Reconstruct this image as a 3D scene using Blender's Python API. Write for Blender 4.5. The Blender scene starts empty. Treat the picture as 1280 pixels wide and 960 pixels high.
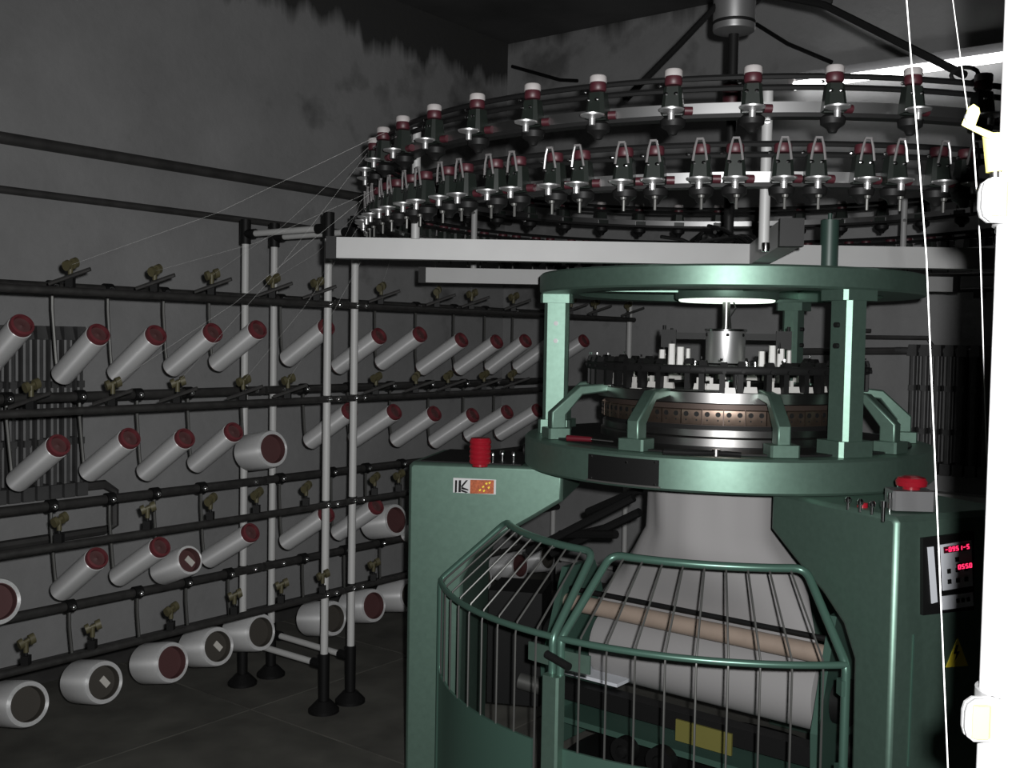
import bpy, math, random
from mathutils import Vector, Matrix
random.seed(7)
PI = math.pi
SC = bpy.context.scene
COL = SC.collection

# ------------------------------------------------------------------ camera
F_PX = 1300.0                       # focal length in pixels of a 1280x960 frame
EYE = Vector((0, 0, 1.6))
PITCH = math.atan(55 / F_PX)
ROLL = 0.018
_f = Vector((0, math.cos(PITCH), -math.sin(PITCH)))
_r0 = Vector((1, 0, 0)); _u0 = Vector((0, math.sin(PITCH), math.cos(PITCH)))
_r = _r0 * math.cos(ROLL) + _u0 * math.sin(ROLL)
_u = _u0 * math.cos(ROLL) - _r0 * math.sin(ROLL)
cd = bpy.data.cameras.new('camera'); cam = bpy.data.objects.new('camera', cd); COL.objects.link(cam)
cd.sensor_width = 36.0; cd.lens = 36.0 * F_PX / 1280.0; cd.clip_start = 0.02; cd.clip_end = 60
m = Matrix((( _r.x, _u.x, -_f.x, EYE.x), (_r.y, _u.y, -_f.y, EYE.y), (_r.z, _u.z, -_f.z, EYE.z), (0, 0, 0, 1)))
cam.matrix_world = m
SC.camera = cam

# ------------------------------------------------------------------ light
w = bpy.data.worlds.new('room_ambience'); SC.world = w; w.use_nodes = True
w.node_tree.nodes['Background'].inputs[0].default_value = (0.9, 0.95, 1.0, 1)
w.node_tree.nodes['Background'].inputs[1].default_value = 0.0
fl = bpy.data.lights.new('camera_flash_offscreen', 'SPOT'); fl.energy = 420; fl.shadow_soft_size = 0.014
fl.spot_size = math.radians(110); fl.spot_blend = 1.0          # the flash head's own beam: full in the middle, fading outward
flo = bpy.data.objects.new('camera_flash_offscreen', fl); COL.objects.link(flo)
_aim = _f                                                     # square to the lens axis
flo.rotation_mode = 'QUATERNION'; flo.rotation_quaternion = _aim.to_track_quat('-Z', 'Y')
flo.location = EYE + _r * 0.045 + _u * 0.04 - _f * 0.01
SC.view_settings.view_transform = 'Standard'; SC.view_settings.look = 'None'
SC.view_settings.gamma = 1.0; SC.view_settings.use_curve_mapping = False
SC.view_settings.exposure = 0.0

# ------------------------------------------------------------------ pixel helpers (a ray cut by a real plane of the place)
def ray(px, py):
    return _f + _r * ((px - 640) / F_PX) - _u * ((py - 480) / F_PX)
def on_plane(px, py, p0, nrm):
    d = ray(px, py); k = (Vector(p0) - EYE).dot(nrm) / d.dot(nrm)
    return EYE + d * k
def on_z(px, py, z): return on_plane(px, py, (0, 0, z), Vector((0, 0, 1)))
def at_y(px, py, y): return on_plane(px, py, (0, y, 0), Vector((0, 1, 0)))

# ------------------------------------------------------------------ materials
MATS = {}
def mat(name, col, rough=0.5, metal=0.0, emit=None, estr=0.0, noise=0.0, nscale=20.0, bump=0.0, spec=None, trans=0.0, coat=0.0):
    m = bpy.data.materials.new(name); m.use_nodes = True
    nt = m.node_tree; b = nt.nodes['Principled BSDF']
    b.inputs['Base Color'].default_value = (*col, 1); b.inputs['Roughness'].default_value = rough
    b.inputs['Metallic'].default_value = metal
    if spec is not None: b.inputs['Specular IOR Level'].default_value = spec
    if trans: b.inputs['Transmission Weight'].default_value = trans
    if coat: b.inputs['Coat Weight'].default_value = coat
    if emit: b.inputs['Emission Color'].default_value = (*emit, 1); b.inputs['Emission Strength'].default_value = estr
    if noise or bump:
        tc = nt.nodes.new('ShaderNodeTexCoord'); n = nt.nodes.new('ShaderNodeTexNoise')
        n.inputs['Scale'].default_value = nscale; n.inputs['Detail'].default_value = 6
        nt.links.new(tc.outputs['Object'], n.inputs['Vector'])
        if noise:
            rp = nt.nodes.new('ShaderNodeValToRGB'); e = rp.color_ramp.elements
            e[0].position = 0.3; e[1].position = 0.7
            e[0].color = (*[max(0, c * (1 - noise)) for c in col], 1); e[1].color = (*[min(1, c * (1 + noise)) for c in col], 1)
            nt.links.new(n.outputs['Fac'], rp.inputs['Fac']); nt.links.new(rp.outputs['Color'], b.inputs['Base Color'])
        if bump:
            bp = nt.nodes.new('ShaderNodeBump'); bp.inputs['Strength'].default_value = bump; bp.inputs['Distance'].default_value = 0.01
            nt.links.new(n.outputs['Fac'], bp.inputs['Height']); nt.links.new(bp.outputs['Normal'], b.inputs['Normal'])
    MATS[name] = m
    return m
mat('green_paint', (0.152, 0.242, 0.196), 0.46, 0.78, noise=0.06, nscale=60)
mat('green_dark', (0.022, 0.045, 0.036), 0.45, 0.1)
mat('green_tube', (0.085, 0.165, 0.13), 0.33, 0.5)
mat('white_paint', (0.26, 0.26, 0.257), 0.5, 0.0, noise=0.05, nscale=8)
mat('post_grey', (0.46, 0.46, 0.45), 0.5)
mat('pole_white', (0.85, 0.85, 0.85), 0.4)
mat('black_plastic', (0.006, 0.006, 0.006), 0.55, spec=0.2)
mat('black_metal', (0.008, 0.008, 0.008), 0.55, spec=0.2)
mat('black_rail', (0.028, 0.027, 0.026), 0.5, 0.2, noise=0.3, nscale=30)
mat('wire_grey', (0.10, 0.10, 0.095), 0.45, 0.5)
mat('chrome', (0.75, 0.75, 0.75), 0.16, 1.0)
mat('steel', (0.28, 0.275, 0.27), 0.30, 1.0)
mat('band_metal', (0.36, 0.36, 0.36), 0.33, 1.0)
mat('aluminium', (0.62, 0.62, 0.62), 0.38, 0.9)
mat('galvanised', (0.36, 0.36, 0.36), 0.5, 0.6, noise=0.15, nscale=120)
mat('copper', (0.24, 0.178, 0.142), 0.36, 0.95, noise=0.18, nscale=40)
mat('copper_dark', (0.07, 0.05, 0.042), 0.5, 0.6)
mat('red_plastic', (0.09, 0.006, 0.012), 0.4)
mat('red_feeder', (0.042, 0.007, 0.011), 0.5)
mat('red_lamp', (0.26, 0.009, 0.018), 0.25)
mat('red_core', (0.075, 0.03, 0.03), 0.6)
mat('red_cap', (0.12, 0.025, 0.03), 0.4)
mat('brown_core', (0.045, 0.040, 0.033), 0.7)
mat('brass', (0.07, 0.062, 0.03), 0.55, 0.1)
mat('cap_white', (0.32, 0.30, 0.295), 0.5)
mat('feeder_dark', (0.008, 0.011, 0.009), 0.4, 0.0)
mat('clear_plastic', (0.13, 0.125, 0.125), 0.2, 0.0)
mat('pale_ceramic', (0.45, 0.44, 0.42), 0.4)
mat('paper', (0.5, 0.48, 0.44), 0.7)
mat('wood_roller', (0.30, 0.235, 0.19), 0.5, noise=0.08, nscale=15)
mat('yellow', (0.55, 0.49, 0.13), 0.45)
mat('yellow_sign', (0.85, 0.68, 0.05), 0.5)
mat('orange_badge', (0.42, 0.11, 0.045), 0.4, 0.2, noise=0.35, nscale=220)
mat('badge_silver', (0.6, 0.6, 0.6), 0.4, 0.2)
mat('panel_grey', (0.62, 0.64, 0.68), 0.5)
mat('box_grey', (0.11, 0.11, 0.112), 0.45)
mat('led_red', (0.5, 0.0, 0.05), 0.5, emit=(1, 0.03, 0.12), estr=1.6)
mat('led_glass', (0.06, 0.004, 0.01), 0.3)
mat('tube_lit', (1, 1, 1), 0.5, emit=(1, 1, 1), estr=6.0)
mat('lamp_lit', (0.8, 0.85, 0.78), 0.5, emit=(0.85, 1, 0.85), estr=1.6)
mat('radiator_grey', (0.06, 0.06, 0.06), 0.5, 0.1, noise=0.25, nscale=12)
mat('pipe_dark', (0.035, 0.034, 0.033), 0.55, noise=0.3, nscale=10)
mat('thread', (0.75, 0.75, 0.73), 0.4)
mat('olive_plate', (0.14, 0.13, 0.03), 0.6)

def yarn_mat():
    m = bpy.data.materials.new('spool_yarn'); m.use_nodes = True; nt = m.node_tree; b = nt.nodes['Principled BSDF']
    tc = nt.nodes.new('ShaderNodeTexCoord'); wv = nt.nodes.new('ShaderNodeTexWave')
    wv.bands_direction = 'Z'; wv.inputs['Scale'].default_value = 90; wv.inputs['Distortion'].default_value = 1.5
    nt.links.new(tc.outputs['Object'], wv.inputs['Vector'])
    rp = nt.nodes.new('ShaderNodeValToRGB'); e = rp.color_ramp.elements
    e[0].color = (0.60, 0.60, 0.60, 1); e[1].color = (0.74, 0.74, 0.735, 1)
    nt.links.new(wv.outputs['Fac'], rp.inputs['Fac']); nt.links.new(rp.outputs['Color'], b.inputs['Base Color'])
    b.inputs['Roughness'].default_value = 0.42; b.inputs['Metallic'].default_value = 0.3
    tg = nt.nodes.new('ShaderNodeTangent'); tg.direction_type = 'RADIAL'; tg.axis = 'Z'      # threads run round the spool: the sheen is a streak along it
    nt.links.new(tg.outputs[0], b.inputs['Tangent']); b.inputs['Anisotropic'].default_value = 0.92; b.inputs['Anisotropic Rotation'].default_value = 0.25
    bp = nt.nodes.new('ShaderNodeBump'); bp.inputs['Strength'].default_value = 0.12; bp.inputs['Distance'].default_value = 0.003
    nt.links.new(wv.outputs['Fac'], bp.inputs['Height']); nt.links.new(bp.outputs['Normal'], b.inputs['Normal'])
    MATS['spool_yarn'] = m
yarn_mat()
def fabric_mat():
    m = mat('fabric', (0.285, 0.277, 0.276), 0.85)
    nt = m.node_tree; b = nt.nodes['Principled BSDF']
    tc = nt.nodes.new('ShaderNodeTexCoord'); n = nt.nodes.new('ShaderNodeTexNoise'); n.inputs['Scale'].default_value = 300
    nt.links.new(tc.outputs['Object'], n.inputs['Vector'])
    bp = nt.nodes.new('ShaderNodeBump'); bp.inputs['Strength'].default_value = 0.1; bp.inputs['Distance'].default_value = 0.002
    nt.links.new(n.outputs['Fac'], bp.inputs['Height']); nt.links.new(bp.outputs['Normal'], b.inputs['Normal'])
fabric_mat()

def wall_mat(name, soot_z, soot_soft, base=(0.24, 0.24, 0.24)):
    """painted plaster, mottled, with soot runs hanging from its upper edge (a stain with its own shape)"""
    m = bpy.data.materials.new(name); m.use_nodes = True; nt = m.node_tree; b = nt.nodes['Principled BSDF']
    L = nt.links.new
    geo = nt.nodes.new('ShaderNodeNewGeometry'); sep = nt.nodes.new('ShaderNodeSeparateXYZ'); L(geo.outputs['Position'], sep.inputs[0])
    n1 = nt.nodes.new('ShaderNodeTexNoise'); n1.inputs['Scale'].default_value = 1.6; n1.inputs['Detail'].default_value = 8; n1.inputs['Roughness'].default_value = 0.65
    L(geo.outputs['Position'], n1.inputs['Vector'])
    r1 = nt.nodes.new('ShaderNodeValToRGB'); e = r1.color_ramp.elements
    e[0].position = 0.25; e[0].color = (*[c * 0.78 for c in base], 1); e[1].position = 0.72; e[1].color = (*[c * 1.12 for c in base], 1)
    L(n1.outputs['Fac'], r1.inputs['Fac'])
    # narrow vertical runs
    mp = nt.nodes.new('ShaderNodeMapping'); mp.inputs['Scale'].default_value = (3.5, 3.5, 0.3); L(geo.outputs['Position'], mp.inputs['Vector'])
    n2 = nt.nodes.new('ShaderNodeTexNoise'); n2.inputs['Scale'].default_value = 1.7; n2.inputs['Detail'].default_value = 5; L(mp.outputs[0], n2.inputs['Vector'])
    # height + runs -> soot
    a = nt.nodes.new('ShaderNodeMath'); a.operation = 'MULTIPLY_ADD'; L(n2.outputs['Fac'], a.inputs[0]); a.inputs[1].default_value = 0.55
    L(sep.outputs['Z'], a.inputs[2])
    mr = nt.nodes.new('ShaderNodeMapRange'); mr.inputs['From Min'].default_value = soot_z + 0.275; mr.inputs['From Max'].default_value = soot_z + 0.275 + soot_soft
    L(a.outputs[0], mr.inputs['Value'])
    # blotches towards the corner of the room
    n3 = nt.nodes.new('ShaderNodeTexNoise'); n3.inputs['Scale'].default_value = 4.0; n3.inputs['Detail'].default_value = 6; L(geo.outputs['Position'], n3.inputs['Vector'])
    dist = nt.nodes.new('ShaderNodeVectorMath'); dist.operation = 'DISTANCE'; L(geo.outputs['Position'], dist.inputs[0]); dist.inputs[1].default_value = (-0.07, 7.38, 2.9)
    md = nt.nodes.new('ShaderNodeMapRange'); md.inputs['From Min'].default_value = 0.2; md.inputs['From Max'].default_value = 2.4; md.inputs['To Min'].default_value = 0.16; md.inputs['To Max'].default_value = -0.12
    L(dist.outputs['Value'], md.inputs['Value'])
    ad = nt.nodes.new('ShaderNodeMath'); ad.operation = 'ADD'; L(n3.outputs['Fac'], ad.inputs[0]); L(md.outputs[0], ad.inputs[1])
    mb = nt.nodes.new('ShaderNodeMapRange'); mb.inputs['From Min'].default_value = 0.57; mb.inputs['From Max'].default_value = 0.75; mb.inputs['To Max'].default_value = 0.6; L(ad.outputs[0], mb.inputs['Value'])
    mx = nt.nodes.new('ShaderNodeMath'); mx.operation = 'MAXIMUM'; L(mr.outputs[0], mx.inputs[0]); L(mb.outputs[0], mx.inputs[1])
    mix = nt.nodes.new('ShaderNodeMix'); mix.data_type = 'RGBA'
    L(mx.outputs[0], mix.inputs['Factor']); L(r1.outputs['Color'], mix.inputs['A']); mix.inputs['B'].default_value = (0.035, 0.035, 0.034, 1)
    L(mix.outputs['Result'], b.inputs['Base Color']); b.inputs['Roughness'].default_value = 0.75
    bp = nt.nodes.new('ShaderNodeBump'); bp.inputs['Strength'].default_value = 0.25; bp.inputs['Distance'].default_value = 0.01
    n4 = nt.nodes.new('ShaderNodeTexNoise'); n4.inputs['Scale'].default_value = 25; n4.inputs['Detail'].default_value = 5; L(geo.outputs['Position'], n4.inputs['Vector'])
    L(n4.outputs['Fac'], bp.inputs['Height']); L(bp.outputs['Normal'], b.inputs['Normal'])
    MATS[name] = m
wall_mat('plaster_left', 3.34, 0.10)
wall_mat('plaster_back', 3.60, 0.14)
mat('ceiling_soot', (0.055, 0.055, 0.055), 0.8, noise=0.5, nscale=1.5)
mat('concrete', (0.085, 0.083, 0.072), 0.75, noise=0.35, nscale=4, bump=0.3)
mat('joint_dark', (0.02, 0.02, 0.018), 0.9)

# ------------------------------------------------------------------ mesh builder
def basis(d):
    d = Vector(d).normalized()
    a = Vector((0, 0, 1)) if abs(d.z) < 0.95 else Vector((1, 0, 0))
    x = a.cross(d).normalized(); y = d.cross(x).normalized()
    return x, y, d
class MB:
    def __init__(s): s.v = []; s.f = []
    def box(s, c, size, rot=None, taper=1.0, bevel=0.0):
        c = Vector(c); hx, hy, hz = [q / 2 for q in size]; R = rot or Matrix.Identity(3)
        if bevel:
            k = min(bevel, hx * .9, hy * .9)
            loop = [(hx, -hy + k), (hx, hy - k), (hx - k, hy), (-hx + k, hy), (-hx, hy - k), (-hx, -hy + k), (-hx + k, -hy), (hx - k, -hy)]
            b = len(s.v); n = 8
            for zz in (-hz, hz):
                t = taper if zz > 0 else 1
                for x, y in loop: s.v.append(c + R @ Vector((x * t, y * t, zz)))
            for i in range(n): s.f.append((b + i, b + (i + 1) % n, b + n + (i + 1) % n, b + n + i))
            s.f.append(tuple(b + n - 1 - i for i in range(n))); s.f.append(tuple(b + n + i for i in range(n)))
            return s
        b = len(s.v)
        for z in (-hz, hz):
            t = taper if z > 0 else 1
            for x, y in ((-hx, -hy), (hx, -hy), (hx, hy), (-hx, hy)): s.v.append(c + R @ Vector((x * t, y * t, z)))
        for q in ((3, 2, 1, 0), (4, 5, 6, 7), (0, 1, 5, 4), (1, 2, 6, 5), (2, 3, 7, 6), (3, 0, 4, 7)): s.f.append(tuple(b + i for i in q))
        return s
    def cyl(s, a, b_, r, r2=None, n=12, caps=True):
        a = Vector(a); b_ = Vector(b_); r2 = r if r2 is None else r2
        x, y, d = basis(b_ - a); b = len(s.v)
        for p, rr in ((a, r), (b_, r2)):
            for i in range(n):
                t = 2 * PI * i / n; s.v.append(p + x * (rr * math.cos(t)) + y * (rr * math.sin(t)))
        for i in range(n): s.f.append((b + i, b + (i + 1) % n, b + n + (i + 1) % n, b + n + i))
        if caps: s.f.append(tuple(b + n - 1 - i for i in range(n))); s.f.append(tuple(b + n + i for i in range(n)))
        return s
    def tube(s, pts, r, n=8, closed=False):
        pts = [Vector(p) for p in pts]; N = len(pts); b = len(s.v); px = None
        for i, p in enumerate(pts):
            if closed: d = pts[(i + 1) % N] - pts[i - 1]
            else: d = pts[min(i + 1, N - 1)] - pts[max(i - 1, 0)]
            d.normalize()
            if px is None: x, y, _ = basis(d)
            else:
                x = px - d * px.dot(d)
                if x.length < 1e-6: x = basis(d)[0]
                x.normalize(); y = d.cross(x)
            px = x
            for k in range(n):
                t = 2 * PI * k / n; s.v.append(p + x * (r * math.cos(t)) + y * (r * math.sin(t)))
        for i in range(N if closed else N - 1):
            j = (i + 1) % N
            for k in range(n): s.f.append((b + i * n + k, b + i * n + (k + 1) % n, b + j * n + (k + 1) % n, b + j * n + k))
        if not closed:
            s.f.append(tuple(b + n - 1 - k for k in range(n))); s.f.append(tuple(b + (N - 1) * n + k for k in range(n)))
        return s
    def lathe(s, prof, n=48, c=(0, 0, 0), axis=(0, 0, 1), a0=0.0, a1=2 * PI, closed_prof=False):
        """profile of (r, z); full turn or a sector"""
        c = Vector(c)
        if tuple(axis) == (0, 0, 1): x, y, d = Vector((1, 0, 0)), Vector((0, 1, 0)), Vector((0, 0, 1))
        else: x, y, d = basis(axis)
        full = abs(a1 - a0 - 2 * PI) < 1e-6; b = len(s.v); m = len(prof); cols = n if full else n + 1
        for i in range(cols):
            t = a0 + (a1 - a0) * i / n; e = x * math.cos(t) + y * math.sin(t)
            for r, z in prof: s.v.append(c + e * r + d * z)
        mm = m if closed_prof else m - 1
        for i in range(n):
            j = (i + 1) % cols
            for k in range(mm):
                l = (k + 1) % m
                s.f.append((b + i * m + k, b + j * m + k, b + j * m + l, b + i * m + l))
        if not full and closed_prof:
            s.f.append(tuple(b + m - 1 - k for k in range(m))); s.f.append(tuple(b + n * m + k for k in range(m)))
        return s
    def prism(s, poly, fn, h0, h1):
        """poly of 2-D points mapped to 3-D by fn(p, h), extruded from h0 to h1"""
        b = len(s.v); n = len(poly)
        for h in (h0, h1):
            for p in poly: s.v.append(Vector(fn(p, h)))
        for i in range(n): s.f.append((b + i, b + (i + 1) % n, b + n + (i + 1) % n, b + n + i))
        s.f.append(tuple(b + n - 1 - i for i in range(n))); s.f.append(tuple(b + n + i for i in range(n)))
        return s
    def mesh(s, name, material, smooth=True):
        me = bpy.data.meshes.new(name); me.from_pydata([tuple(v) for v in s.v], [], s.f)
        import bmesh
        bm = bmesh.new(); bm.from_mesh(me); bmesh.ops.recalc_face_normals(bm, faces=bm.faces[:]); bm.to_mesh(me); bm.free()
        me.materials.append(MATS[material])
        if smooth:
            me.polygons.foreach_set('use_smooth', [True] * len(me.polygons)); me.set_sharp_from_angle(angle=math.radians(38))
        me.update(); return me
    def build(s, name, material, parent=None, smooth=True):
        o = bpy.data.objects.new(name, s.mesh(name, material, smooth)); COL.objects.link(o)
        if parent: o.parent = parent
        return o
def put(name, me, parent, loc=(0, 0, 0), rot=(0, 0, 0)):
    o = bpy.data.objects.new(name, me); COL.objects.link(o); o.parent = parent; o.location = loc; o.rotation_euler = rot
    return o
def tag(o, label, cat, group=None):
    o['label'] = label; o['category'] = cat
    if group: o['group'] = group
    return o
def thing(name, label, cat, loc=(0, 0, 0), rz=0.0, group=None, rot=None):
    o = bpy.data.objects.new(name, None); COL.objects.link(o); o.location = loc
    if rot is not None: o.rotation_mode = 'QUATERNION'; o.rotation_quaternion = rot
    else: o.rotation_euler = (0, 0, rz)
    o.empty_display_size = 0.1
    return tag(o, label, cat, group)
def structure(o): o['kind'] = 'structure'; return o

# ------------------------------------------------------------------ the room
U = Vector((0.606, 0.795, 0)).normalized()        # along the left wall, towards the corner
N = Vector((U.y, -U.x, 0))                        # away from the left wall, along the back wall
CORNER = Vector((-0.07, 7.38, 0))
CEIL = 3.67
def room_pt(t, s, z): return CORNER + U * t + N * s + Vector((0, 0, z))   # t<0 towards the viewer, s>0 to the right
RM = Matrix((U, N, Vector((0, 0, 1)))).transposed()
def rbox(mb, t0, t1, s0, s1, z0, z1):
    mb.box(room_pt((t0 + t1) / 2, (s0 + s1) / 2, (z0 + z1) / 2), (t1 - t0, s1 - s0, z1 - z0), RM); return mb
structure(rbox(MB(), -9.0, 0.2, -0.2, 0, 0, CEIL).build('wall_left', 'plaster_left', smooth=False))
structure(rbox(MB(), 0.0, 0.2, 0.0, 7.0, 0, CEIL).build('wall_back', 'plaster_back', smooth=False))
structure(rbox(MB(), -9.0, 0.2, 7.0, 7.2, 0, CEIL).build('wall_right', 'plaster_back', smooth=False))
structure(rbox(MB(), -9.2, -9.0, -0.2, 7.2, 0, CEIL).build('wall_front', 'plaster_back', smooth=False))
structure(rbox(MB(), -9.0, 0.2, -0.2, 7.0, CEIL, CEIL + 0.15).build('ceiling', 'ceiling_soot', smooth=False))
fl_o = structure(rbox(MB(), -9.0, 0.2, -0.2, 7.0, -0.12, -0.012).build('floor', 'joint_dark', smooth=False))
slab_me = MB().box((0, 0, -0.006), (0.992, 0.992, 0.012), RM).mesh('slab', 'concrete', False)
for i in range(9):
    for j in range(7):
        p = room_pt(-0.5 - i, 0.5 + j, 0); put('slab', slab_me, fl_o, p)
structure(rbox(MB(), -9.0, 0, 0, 0.018, 0, 0.11).build('baseboard_left', 'pipe_dark', smooth=False))

# heating pipes along the left wall
for z, r, lab in ((2.425, 0.026, 'thick dark heating pipe running along the plaster wall, above the thinner pipe'),
                  (2.205, 0.017, 'thin dark heating pipe running along the plaster wall, below the thicker pipe')):
    t = thing('heating_pipe', lab, 'pipe', room_pt(-4.5, 0.06, z))
    def loc(tt, s, zz, o=t): return room_pt(tt, s, zz) - Vector(o.location)
    MB().cyl(loc(-8.9, 0.06, z), loc(-0.02, 0.06, z), r, n=14).build('pipe', 'pipe_dark', t)
    for k in range(5):
        MB().box(loc(-0.6 - 1.9 * k, 0.03, z), (0.03, 0.07, r * 1.2), RM).build('pipe_bracket', 'black_metal', t, False)

def radiator(origin, along, out, n_sec, pitch, z0, z1, lab):
    t = thing('radiator', lab, 'radiator', origin + Vector((0, 0, z0)))
    R = Matrix((along, out, Vector((0, 0, 1)))).transposed(); H = z1 - z0
    mb = MB()
    for k in (-0.016, 0.016): mb.cyl(along * 0 + out * k * 2 + Vector((0, 0, 0.03)), out * k * 2 + Vector((0, 0, H - 0.03)), 0.018, n=8)
    mb.box((0, 0, H - 0.035), (0.05, 0.13, 0.06), R, 0.8); mb.box((0, 0, 0.035), (0.05, 0.13, 0.06), R, 1.0)
    mb.box((0, 0, H * 0.5), (0.012, 0.10, H * 0.9), R)
    mb.box((0, 0, H * 0.33), (0.03, 0.11, 0.03), R); mb.box((0, 0, H * 0.66), (0.03, 0.11, 0.03), R)
    me = mb.mesh('radiator_section', 'radiator_grey')
    for i in range(n_sec): put('radiator_section', me, t, along * (i * pitch))
    MB().cyl(along * (-0.10) + Vector((0, 0, H - 0.04)), along * ((n_sec - 1) * pitch + 0.05) + Vector((0, 0, H - 0.04)), 0.02).build('top_header', 'radiator_grey', t)
    MB().cyl(along * (-0.05) + Vector((0, 0, 0.035)), along * ((n_sec - 1) * pitch + 0.10) + Vector((0, 0, 0.035)), 0.02).build('bottom_header', 'radiator_grey', t)
    return t
pL = on_plane(94, 500, room_pt(0, 0.11, 0), N); tL = (pL - CORNER).dot(U)
rl = radiator(room_pt(tL - 13 * 0.062, 0.11, 0), U, N, 14, 0.062, 0.86, 1.63, 'tall dark ribbed radiator on the plaster wall behind the yarn creel')
MB().tube([U * 0.80 + Vector((0, 0, 0.035)), U * 0.95 + Vector((0, 0, 0.035)), U * 1.0 + Vector((0, 0, -0.0)), U * 1.0 + Vector((0, 0, -0.16)), U * 0.95 + Vector((0, 0, -0.18)), U * -2.2 + Vector((0, 0, -0.2))], 0.022).build('return_pipe', 'pipe_dark', rl)
pR = on_plane(1142, 500, room_pt(-0.11, 0, 0), U); sR = (pR - CORNER).dot(N)
rr = radiator(room_pt(-0.11, sR, 0), N, -U, 11, 0.062, 0.93, 1.62, 'dark ribbed radiator on the wall behind the green cabinet with keypad')
H = 0.69
MB().tube([N * -0.02 + Vector((0, 0, H - 0.04)), N * -0.40 + Vector((0, 0, H - 0.05)), N * -0.75 + Vector((0, 0, H - 0.06))], 0.02).build('feed_pipe', 'pipe_dark', rr)
mbv = MB(); mbv.cyl(N * -0.30 + Vector((0, 0, H - 0.06)), N * -0.30 + Vector((0, 0, H + 0.06)), 0.016); mbv.cyl(N * -0.36 + Vector((0, 0, H + 0.065)), N * -0.24 + Vector((0, 0, H + 0.065)), 0.012)
mbv.build('valve', 'pipe_dark', rr)
MB().tube([N * -0.28 + Vector((0, 0, H + 0.03)), N * 0.06 + Vector((0, 0, H + 0.03)), N * 0.1 + Vector((0, 0, H - 0.03))], 0.012).build('bypass_pipe', 'pipe_dark', rr)

# pipes on the back wall over the second radiator
for z, r, lab in ((1.985, 0.010, 'thin upper pipe on the wall above the small radiator'), (1.905, 0.013, 'lower knobbly pipe on the wall above the small radiator')):
    o = MB().cyl(room_pt(-0.05, 2.0, z) - room_pt(-0.05, 3.0, z), room_pt(-0.05, 4.6, z) - room_pt(-0.05, 3.0, z), r)
    if r > 0.012: o.box(N * 0.17 + Vector((0, 0, -0.02)), (0.05, 0.05, 0.05), RM)
    o = o.build('wall_pipe', 'pipe_dark'); o.location = room_pt(-0.05, 3.0, z); tag(o, lab, 'pipe')
o = rbox(MB(), -0.10, 0, 2.75, 4.6, 0.80, 0.83); o = o.build('wall_ledge', 'post_grey', smooth=False); tag(o, 'narrow grey ledge on the wall below the small radiator', 'ledge')

# fluorescent tube high on the back wall
s0 = (on_plane(987, 114, room_pt(-0.08, 0, 0), U) - CORNER).dot(N); s1 = s0 + 1.21
t = thing('fluorescent_light', 'lit fluorescent tube on a batten high on the wall', 'light', room_pt(-0.05, (s0 + s1) / 2, 3.08))
hl = (s1 - s0) / 2
MB().box(U * 0.02 + Vector((0, 0, 0.055)), (0.06, hl * 2, 0.05), RM).build('batten', 'box_grey', t, False)
for k in (-1, 1): MB().box(N * (k * (hl - 0.015)) - U * 0.03 + Vector((0, 0, 0.01)), (0.04, 0.03, 0.06), RM).build('tube_holder', 'cap_white', t, False)
MB().cyl(N * -(hl - 0.03) - U * 0.035, N * (hl - 0.03) - U * 0.035, 0.025, n=14).build('tube', 'tube_lit', t)
# thin cable on the back wall
ca = [on_plane(x, y, room_pt(-0.012, 0, 0), U) for x, y in ((640, 83), (672, 92), (700, 100), (722, 101))]
cb = [on_plane(x, y, room_pt(-0.012, 0, 0), U) for x, y in ((945, 30), (985, 55), (1040, 78))]
for pts, lab in ((ca, 'short dark cable on the sooty wall near the room corner'), (cb, 'dark cable hanging on the wall beside the overhead motor')):
    o = MB().tube([p - pts[0] for p in pts], 0.012).build('wall_cable', 'black_plastic'); o.location = pts[0]; tag(o, lab, 'cable')

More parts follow.
